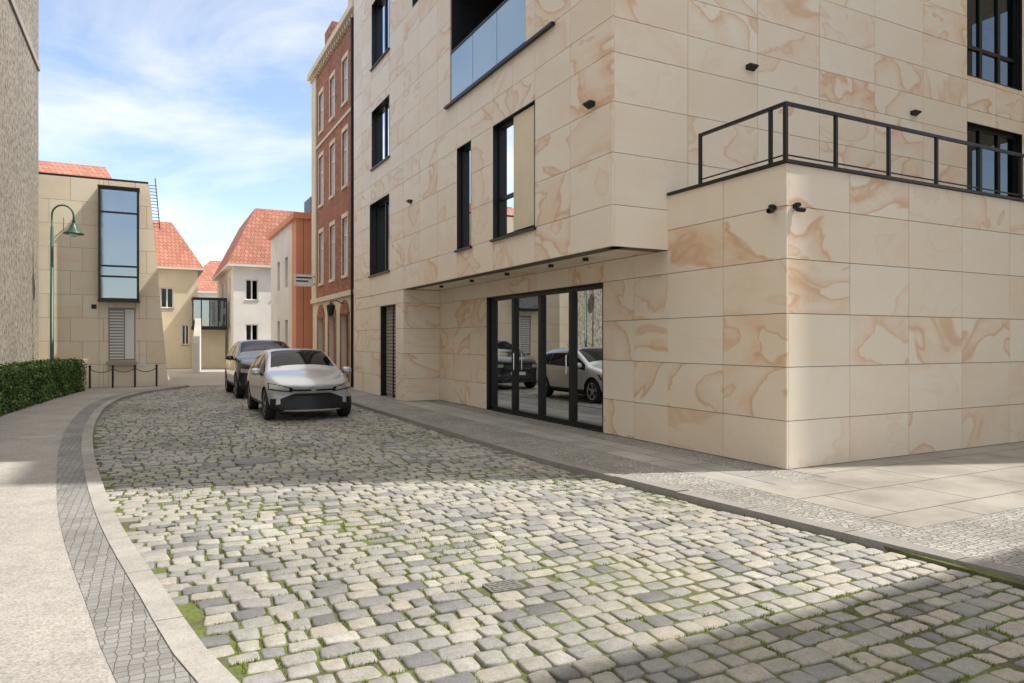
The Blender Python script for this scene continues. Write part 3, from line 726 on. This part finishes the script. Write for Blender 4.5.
b=B(); M_core=newmat('hedge_core',color=(.012,.02,.008),rough=1)
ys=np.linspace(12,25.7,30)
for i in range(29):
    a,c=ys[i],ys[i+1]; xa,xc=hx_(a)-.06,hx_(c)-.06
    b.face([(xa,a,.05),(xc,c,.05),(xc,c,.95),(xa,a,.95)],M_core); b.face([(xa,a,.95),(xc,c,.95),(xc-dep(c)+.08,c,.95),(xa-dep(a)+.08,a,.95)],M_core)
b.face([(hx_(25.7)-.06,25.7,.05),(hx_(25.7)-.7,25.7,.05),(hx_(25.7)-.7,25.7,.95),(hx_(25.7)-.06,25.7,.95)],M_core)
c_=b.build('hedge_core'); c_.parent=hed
strip(lambda y:LX+.001,lambda y:hx_(y)+.05,12,25.9,.066,M_bed,30).build('hedge_planting_bed')

# ------------------------------------------------------------------ street lamp
e=empty('street_lamp',(-2.62,25.05,.05)); b=B()
b.tube([(0,0,0),(0,0,.05),(0,0,.06),(0,0,.8),(0,0,.85),(0,0,.9),(0,0,5.0)],[.13,.13,.09,.08,.1,.055,.042],M_green,14)
pa=[(0,0,5.0)]
for k in range(0,13):
    a=math.pi-math.pi*k/12; pa.append((.28+.28*math.cos(a),-.05*k/12,5.35+.32*math.sin(a)))
pa.append((.56,-.05,5.2)); b.tube(pa,.026,M_green,10)
b.tube([(.56,-.05,5.22),(.56,-.05,5.12),(.56,-.05,5.05),(.56,-.05,4.93),(.56,-.05,4.84),(.56,-.05,4.81)],[.035,.05,.10,.15,.27,.28],M_green,20)
b.tube([(.56,-.05,4.86),(.56,-.05,4.76),(.56,-.05,4.72)],[.13,.11,.04],M_wht,16)
b.tube([(0,0,4.6),(.3,-.02,4.95),(.3,-.02,5.3)],.012,M_green,8)
b.build('lamp_post',e,smooth=True)
e=empty('chain_fence'); b=B(); ps=[(-1.75,26.7),(-1.1,26.75),(-.45,26.8),(.2,26.85)]
for x,y in ps: b.tube([(x,y,.04),(x,y,.75),(x,y,.78),(x,y,.82)],[.03,.03,.045,.02],M_anth,10)
for (xa,ya),(xb,yb) in zip(ps[:-1],ps[1:]):
    b.tube([(xa+(xb-xa)*t,ya+(yb-ya)*t,.7-.5*t*(1-t)) for t in np.linspace(0,1,9)],.012,M_anth,6)
b.build('posts_and_chain',e)

# ------------------------------------------------------------------ cars
def car(name,loc,paint,sx=1,sy=1,sz=1,suv=False,rot=0):
    e=empty(name,loc); e.rotation_euler=(0,0,rot)
    st=[
     (0.00,[(.60,.20),(.71,.33),(.73,.48),(.69,.61),(.61,.66),(.52,.69),(.29,.71),(0,.72)]),
     (0.07,[(.72,.18),(.81,.33),(.82,.51),(.79,.67),(.72,.735),(.61,.77),(.34,.80),(0,.81)]),
     (0.30,[(.78,.17),(.862,.33),(.868,.55),(.845,.76),(.77,.835),(.67,.87),(.36,.905),(0,.915)]),
     (0.65,[(.78,.17),(.868,.33),(.872,.58),(.85,.83),(.79,.91),(.70,.955),(.38,.99),(0,1.0)]),
     (0.88,[(.78,.17),(.865,.33),(.872,.60),(.855,.88),(.82,.945),(.74,.995),(.40,1.04),(0,1.05)]),
     (0.98,[(.78,.17),(.865,.33),(.872,.60),(.855,.89),(.80,.98),(.73,1.035),(.40,1.095),(0,1.11)]),
     (1.60,[(.78,.17),(.865,.33),(.872,.60),(.86,.91),(.69,1.29),(.63,1.345),(.36,1.395),(0,1.41)]),
     (1.85,[(.78,.17),(.865,.33),(.872,.60),(.86,.92),(.65,1.37),(.58,1.43),(.34,1.465),(0,1.475)]),
     (2.00,[(.78,.17),(.865,.33),(.872,.60),(.86,.925),(.64,1.39),(.57,1.455),(.33,1.488),(0,1.495)]),
     (2.60,[(.78,.17),(.865,.33),(.875,.60),(.865,.94),(.63,1.40),(.56,1.465),(.33,1.497),(0,1.505)]),
     (3.20,[(.78,.17),(.868,.33),(.878,.62),(.865,.97),(.62,1.37),(.55,1.43),(.32,1.465),(0,1.475)]),
     (3.45,[(.77,.18),(.865,.34),(.876,.64),(.86,.99),(.64,1.33),(.56,1.39),(.32,1.43),(0,1.44)]),
     (3.75,[(.74,.22),(.84,.36),(.86,.66),(.82,.98),(.68,1.12),(.58,1.17),(.32,1.21),(0,1.22)]),
     (3.90,[(.66,.26),(.76,.38),(.79,.64),(.75,.88),(.64,.98),(.56,1.00),(.3,1.03),(0,1.04)])]
    verts=[];faces=[];mi=[]
    if suv:
        st=[(y,[(x*(1.0 if k<4 else 1.04),(z+.04 if k<1 else z*1.02+(.05 if k>=2 else 0)+(.07 if (k>=3 and y<1.05) else 0))) for k,(x,z) in enumerate(r)]) for y,r in st]
    for y,r in st:
        full=[(0,r[0][1])]+r+[(-x,z) for x,z in r[-2::-1]]
        for x,z in full:
            yy=y+.32*(abs(x)/.87)**2.2*max(0,1-y/.9)-.10*(abs(x)/.87)**2*max(0,(y-3.3)/.6)
            if .8<y<1.9 and z>.93: yy+=.10*(abs(x)/.8)**2
            zz=z
            if y<.95 and abs(abs(x)-.36)<.06 and z>.5: zz=z-.012
            if y<.95 and abs(abs(x)-.67)<.07 and z>.6: zz=z+.012
            verts.append((x*sx,yy*sy,zz*sz))
    n=len(full)
    for i in range(len(st)-1):
        for j in range(n):
            a=i*n+j; c=i*n+(j+1)%n
            faces.append((a,c,c+n,a+n))
            jj=j if j<=7 else (15-j)
            m=0
            if jj==1: m=2
            if jj==4 and 5<=i<=10: m=1
            if jj in(6,7) and 5<=i<=6: m=1
            if jj in(6,7) and i==11: m=1
            mi.append(m)
    faces.append(tuple(range(n))[::-1]); mi.append(0)
    faces.append(tuple((len(st)-1)*n+k for k in range(n))); mi.append(0)
    me=bpy.data.meshes.new('body'); me.from_pydata(verts,[],faces)
    for m in (paint,M_cglass,M_darkpl): me.materials.append(m)
    me.polygons.foreach_set('material_index',mi); me.polygons.foreach_set('use_smooth',[True]*len(faces)); me.update()
    o=bpy.data.objects.new('body',me); COL.objects.link(o)
    md=o.modifiers.new('s','SUBSURF'); md.levels=3; md.render_levels=3
    R=.315 if not suv else .355
    wy=[.74*sy,3.22*sy]
    cuts=[]
    for y in wy:
        bpy.ops.mesh.primitive_cylinder_add(vertices=40,radius=R+.05,depth=3,location=(0,y,R),rotation=(0,math.pi/2,0))
        cu=bpy.context.object; cu.data.materials.append(M_darkpl); cuts.append(cu)
        bm=o.modifiers.new('b','BOOLEAN'); bm.operation='DIFFERENCE'; bm.object=cu; bm.solver='EXACT'
    dg=bpy.context.evaluated_depsgraph_get(); dg.update()
    me2=bpy.data.meshes.new_from_object(o.evaluated_get(dg)); me2.name='body'
    o.modifiers.clear(); o.data=me2; o.parent=e
    for cu in cuts: bpy.data.objects.remove(cu,do_unlink=True)
    bvh=BVHTree.FromPolygons([v.co.copy() for v in me2.vertices],[tuple(p.vertices) for p in me2.polygons])
    d=B()
    d.box(-.66*sx,.66*sx,.36*sy,3.6*sy,.22,.5,M_darkpl)
    def patch(xs,zt,zb,mat,off=.006,nz_=6,nx=14,sym=True,side=False):
        for sgn in ((1,-1) if sym else (1,)):
            g=[]
            for i in range(nx+1):
                x=xs[0]+(xs[1]-xs[0])*i/nx; col=[]
                for j in range(nz_+1):
                    z=zb(x)+(zt(x)-zb(x))*j/nz_
                    if side: h=bvh.ray_cast(Vector((3*sgn,x*sy,z*sz)),Vector((-sgn,0,0)))
                    else: h=bvh.ray_cast(Vector((x*sx*sgn,-2,z*sz)),Vector((0,1,0)))
                    if h[0] is None: col.append(None)
                    else: col.append(h[0]+(h[1] if h[1].dot(Vector((0,-1,0) if not side else (sgn,0,0)))>0 else -h[1])*off)
                g.append(col)
            for i in range(nx):
                for j in range(nz_):
                    q=[g[i][j],g[i+1][j],g[i+1][j+1],g[i][j+1]]
                    if all(p is not None for p in q): d.face(q,mat)
    C=lambda v:(lambda x:v)
    if not suv:
        patch((-.62,.62),lambda x:.575-.42*max(0,abs(x)-.36),lambda x:.235+.12*max(0,abs(x)-.5),M_darkpl,sym=False,nx=30,off=.008)
        for z in (.28,.33,.38,.43,.48): patch((-.46,.46),C(z+.008),C(z-.004),M_anth,sym=False,nx=20,nz_=1,off=.014)
        patch((-.44,.44),lambda x:.658,lambda x:.625,M_darkpl,sym=False,nx=20,nz_=2,off=.006)
        patch((.70,.80),lambda x:.47,lambda x:.30+.8*(max(0,.77-x)),M_darkpl,off=.007,nx=6)
        patch((.40,.82),lambda x:.70+.22*(x-.42),lambda x:.60+.12*(x-.42),M_darkpl,off=.008,nx=16)
        patch((.46,.80),lambda x:.688+.22*(x-.42),lambda x:.628+.12*(x-.42),M_lens,off=.014,nx=14,nz_=3)
        patch((-.06,.06),lambda x:.665+.045*math.sqrt(max(0,1-(x/.061)**2)),lambda x:.665-.045*math.sqrt(max(0,1-(x/.061)**2)),M_chrome,sym=False,off=.016,nx=10,nz_=4)
    else:
        patch((-.5,.5),C(.80),C(.62),M_darkpl,sym=False,nx=16,off=.008); patch((-.62,.62),C(.46),C(.30),M_darkpl,sym=False,nx=16,off=.008)
        for z in (.66,.71,.76): patch((-.47,.47),C(z+.01),C(z),M_chrome,sym=False,nx=16,nz_=1,off=.014)
        patch((.52,.77),lambda x:.80,lambda x:.70,M_lens,off=.012,nx=8)
        patch((-.26,.26),C(.56),C(.46),M_plate,sym=False,off=.018,nx=6,nz_=1)
    for yy in (1.22,2.18,2.98): patch((yy-.004,yy+.004),C(.86),C(.28),M_darkpl,side=True,nx=1,nz_=10,off=.003)
    for yy in (2.03,2.84): patch((yy-.08,yy+.08),C(.80),C(.775),M_chrome if suv else paint,side=True,nx=4,nz_=1,off=.025)
    patch((2.12,2.22),C(1.36*(1.03 if suv else 1)),C(.95),M_darkpl,side=True,nx=2,nz_=8,off=.004)
    patch((2.92,2.98),C(1.32),C(.98),M_darkpl,side=True,nx=1,nz_=8,off=.004)
    d.build('trim',e)
    for y in wy:
        for sg in (1,-1):
            wq=B(); xo=.865*sx*sg; xi=.66*sx*sg
            prof=[(xi,.62*R),(xi,.93*R),(xi+.02*sg,.99*R),(xi+.05*sg,R),(xo-.05*sg,R),(xo-.015*sg,.985*R),(xo,.92*R),(xo-.003*sg,.74*R),(xo-.012*sg,.70*R)]
            n=40
            for (xa,ra),(xb,rb) in zip(prof[:-1],prof[1:]):
                for k in range(n):
                    a0=2*math.pi*k/n;a1=2*math.pi*(k+1)/n
                    wq.face([(xa,y+ra*math.cos(a0),R+ra*math.sin(a0)),(xa,y+ra*math.cos(a1),R+ra*math.sin(a1)),(xb,y+rb*math.cos(a1),R+rb*math.sin(a1)),(xb,y+rb*math.cos(a0),R+rb*math.sin(a0))],M_rubber)
            xr_=xo-.05*sg
            wq.face([(xr_-.05*sg,y+.7*R*math.cos(2*math.pi*k/n),R+.7*R*math.sin(2*math.pi*k/n)) for k in range(n)],M_darkpl)
            P=lambda x,r,a:(x,y+r*R*math.cos(a),R+r*R*math.sin(a))
            for k in range(n):
                a0=2*math.pi*k/n;a1=2*math.pi*(k+1)/n
                wq.face([P(xo-.012*sg,.71,a0),P(xo-.012*sg,.71,a1),P(xo-.02*sg,.63,a1),P(xo-.02*sg,.63,a0)],M_alloy)
                wq.face([P(xo-.02*sg,.63,a0),P(xo-.02*sg,.63,a1),P(xr_-.04*sg,.63,a1),P(xr_-.04*sg,.63,a0)],M_darkpl)
            for k in range(5):
                a=2*math.pi*k/5+.3
                for da in (-.14,.14):
                    wq.face([P(xo-.03*sg,.12,a+da*3),P(xo-.022*sg,.65,a+da-.06),P(xo-.022*sg,.65,a+da+.06),P(xo-.03*sg,.12,a+da*3+.5)],M_alloy)
            wq.tube([(xo-.04*sg,y,R),(xo-.02*sg,y,R)],.16*R,M_alloy,14)
            wq.build('wheel',e)
    for sg in (1,-1):
        mq=B(); zz=(1.0 if not suv else 1.08)*sz; yy=1.22*sy; xx=.96*sx*sg
        prof=[(-.075,.035,.035),(-.05,.085,.06),(0,.105,.075),(.045,.10,.07),(.06,.095,.065)]
        n=14;rings=[]
        for (py,rx,rz) in prof:
            rings.append([(xx+rx*math.copysign(abs(math.cos(2*math.pi*k/n))**.7,math.cos(2*math.pi*k/n)),yy+py,zz+rz*math.copysign(abs(math.sin(2*math.pi*k/n))**.7,math.sin(2*math.pi*k/n))) for k in range(n)])
        for r0,r1 in zip(rings[:-1],rings[1:]):
            for k in range(n): mq.face([r0[k],r0[(k+1)%n],r1[(k+1)%n],r1[k]],paint)
        mq.face(rings[0],paint); mq.face(rings[-1],M_chrome)
        mq.tube([(xx-.06*sg,yy,zz-.04),(.80*sx*sg,yy-.02,zz-.07)],.025,M_darkpl,8)
        mq.build('mirror',e)
    q=B(); q.tube([(.5*sx,1.0*sy,1.02*sz),(.05*sx,1.06*sy,1.13*sz)],.009,M_darkpl,6); q.tube([(-.1*sx,.96*sy,1.06*sz),(-.55*sx,1.10*sy,1.10*sz)],.009,M_darkpl,6)
    q.tube([(0,3.2*sy,1.47*sz),(0,3.32*sy,1.6*sz)],.006,M_darkpl,6); q.build('wipers',e)
    return e
car('parked_car',(2.93,14.3,.004),M_silver,1,1,.965)
car('parked_suv',(3.05,20.3,.004),M_dkpaint,1.05,1.12,1.05,suv=True)

# ------------------------------------------------------------------ light, sky, camera
tosun=Vector((.936,-.351,0)).normalized(); EL=math.radians(55)
tv=Vector((tosun.x*math.cos(EL),tosun.y*math.cos(EL),math.sin(EL)))
sun=bpy.data.lights.new('sun','SUN'); sun.energy=5.0; sun.angle=math.radians(.5); sun.color=(1,.945,.85)
so=bpy.data.objects.new('sun',sun); COL.objects.link(so); so.rotation_euler=tv.to_track_quat('Z','Y').to_euler(); so.location=(20,-8,40)
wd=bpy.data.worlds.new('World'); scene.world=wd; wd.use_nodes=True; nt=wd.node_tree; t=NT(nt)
bg=nt.nodes['Background']; sk=t.n('ShaderNodeTexSky',sky_type='NISHITA'); sk.sun_disc=False; sk.sun_elevation=EL; sk.sun_rotation=math.atan2(tosun.x,tosun.y); sk.air_density=1.0; sk.dust_density=.5; sk.ozone_density=1.8
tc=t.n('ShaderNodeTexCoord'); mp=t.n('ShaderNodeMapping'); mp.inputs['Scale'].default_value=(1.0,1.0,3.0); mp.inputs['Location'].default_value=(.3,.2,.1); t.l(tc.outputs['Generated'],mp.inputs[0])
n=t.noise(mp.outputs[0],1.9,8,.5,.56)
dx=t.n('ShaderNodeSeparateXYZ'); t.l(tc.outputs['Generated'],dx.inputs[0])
n=t.math('ADD',n,t.math('MULTIPLY',t.math('MAXIMUM',t.math('SUBTRACT',dx.outputs[2],.5),0.0),1.0))  # extra cloud high overhead, out of view, added to lift fill in the shade
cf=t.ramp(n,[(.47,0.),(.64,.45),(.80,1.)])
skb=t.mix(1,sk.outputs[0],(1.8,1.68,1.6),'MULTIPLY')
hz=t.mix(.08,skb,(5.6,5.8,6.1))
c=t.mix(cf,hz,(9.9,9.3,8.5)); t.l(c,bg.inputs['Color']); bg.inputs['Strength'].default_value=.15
cam=bpy.data.cameras.new('cam'); cam.lens=700/1024*36; cam.sensor_width=36; cam.clip_end=2000; cam.clip_start=.05
co=bpy.data.objects.new('camera',cam); COL.objects.link(co); co.location=(0,0,1.6); co.rotation_euler=(math.pi/2,0,-math.atan2(362,700)); scene.camera=co
scene.view_settings.view_transform='Standard'; scene.view_settings.look='None'; scene.view_settings.exposure=0
print('stones',N,'blades',len(gv)//3)
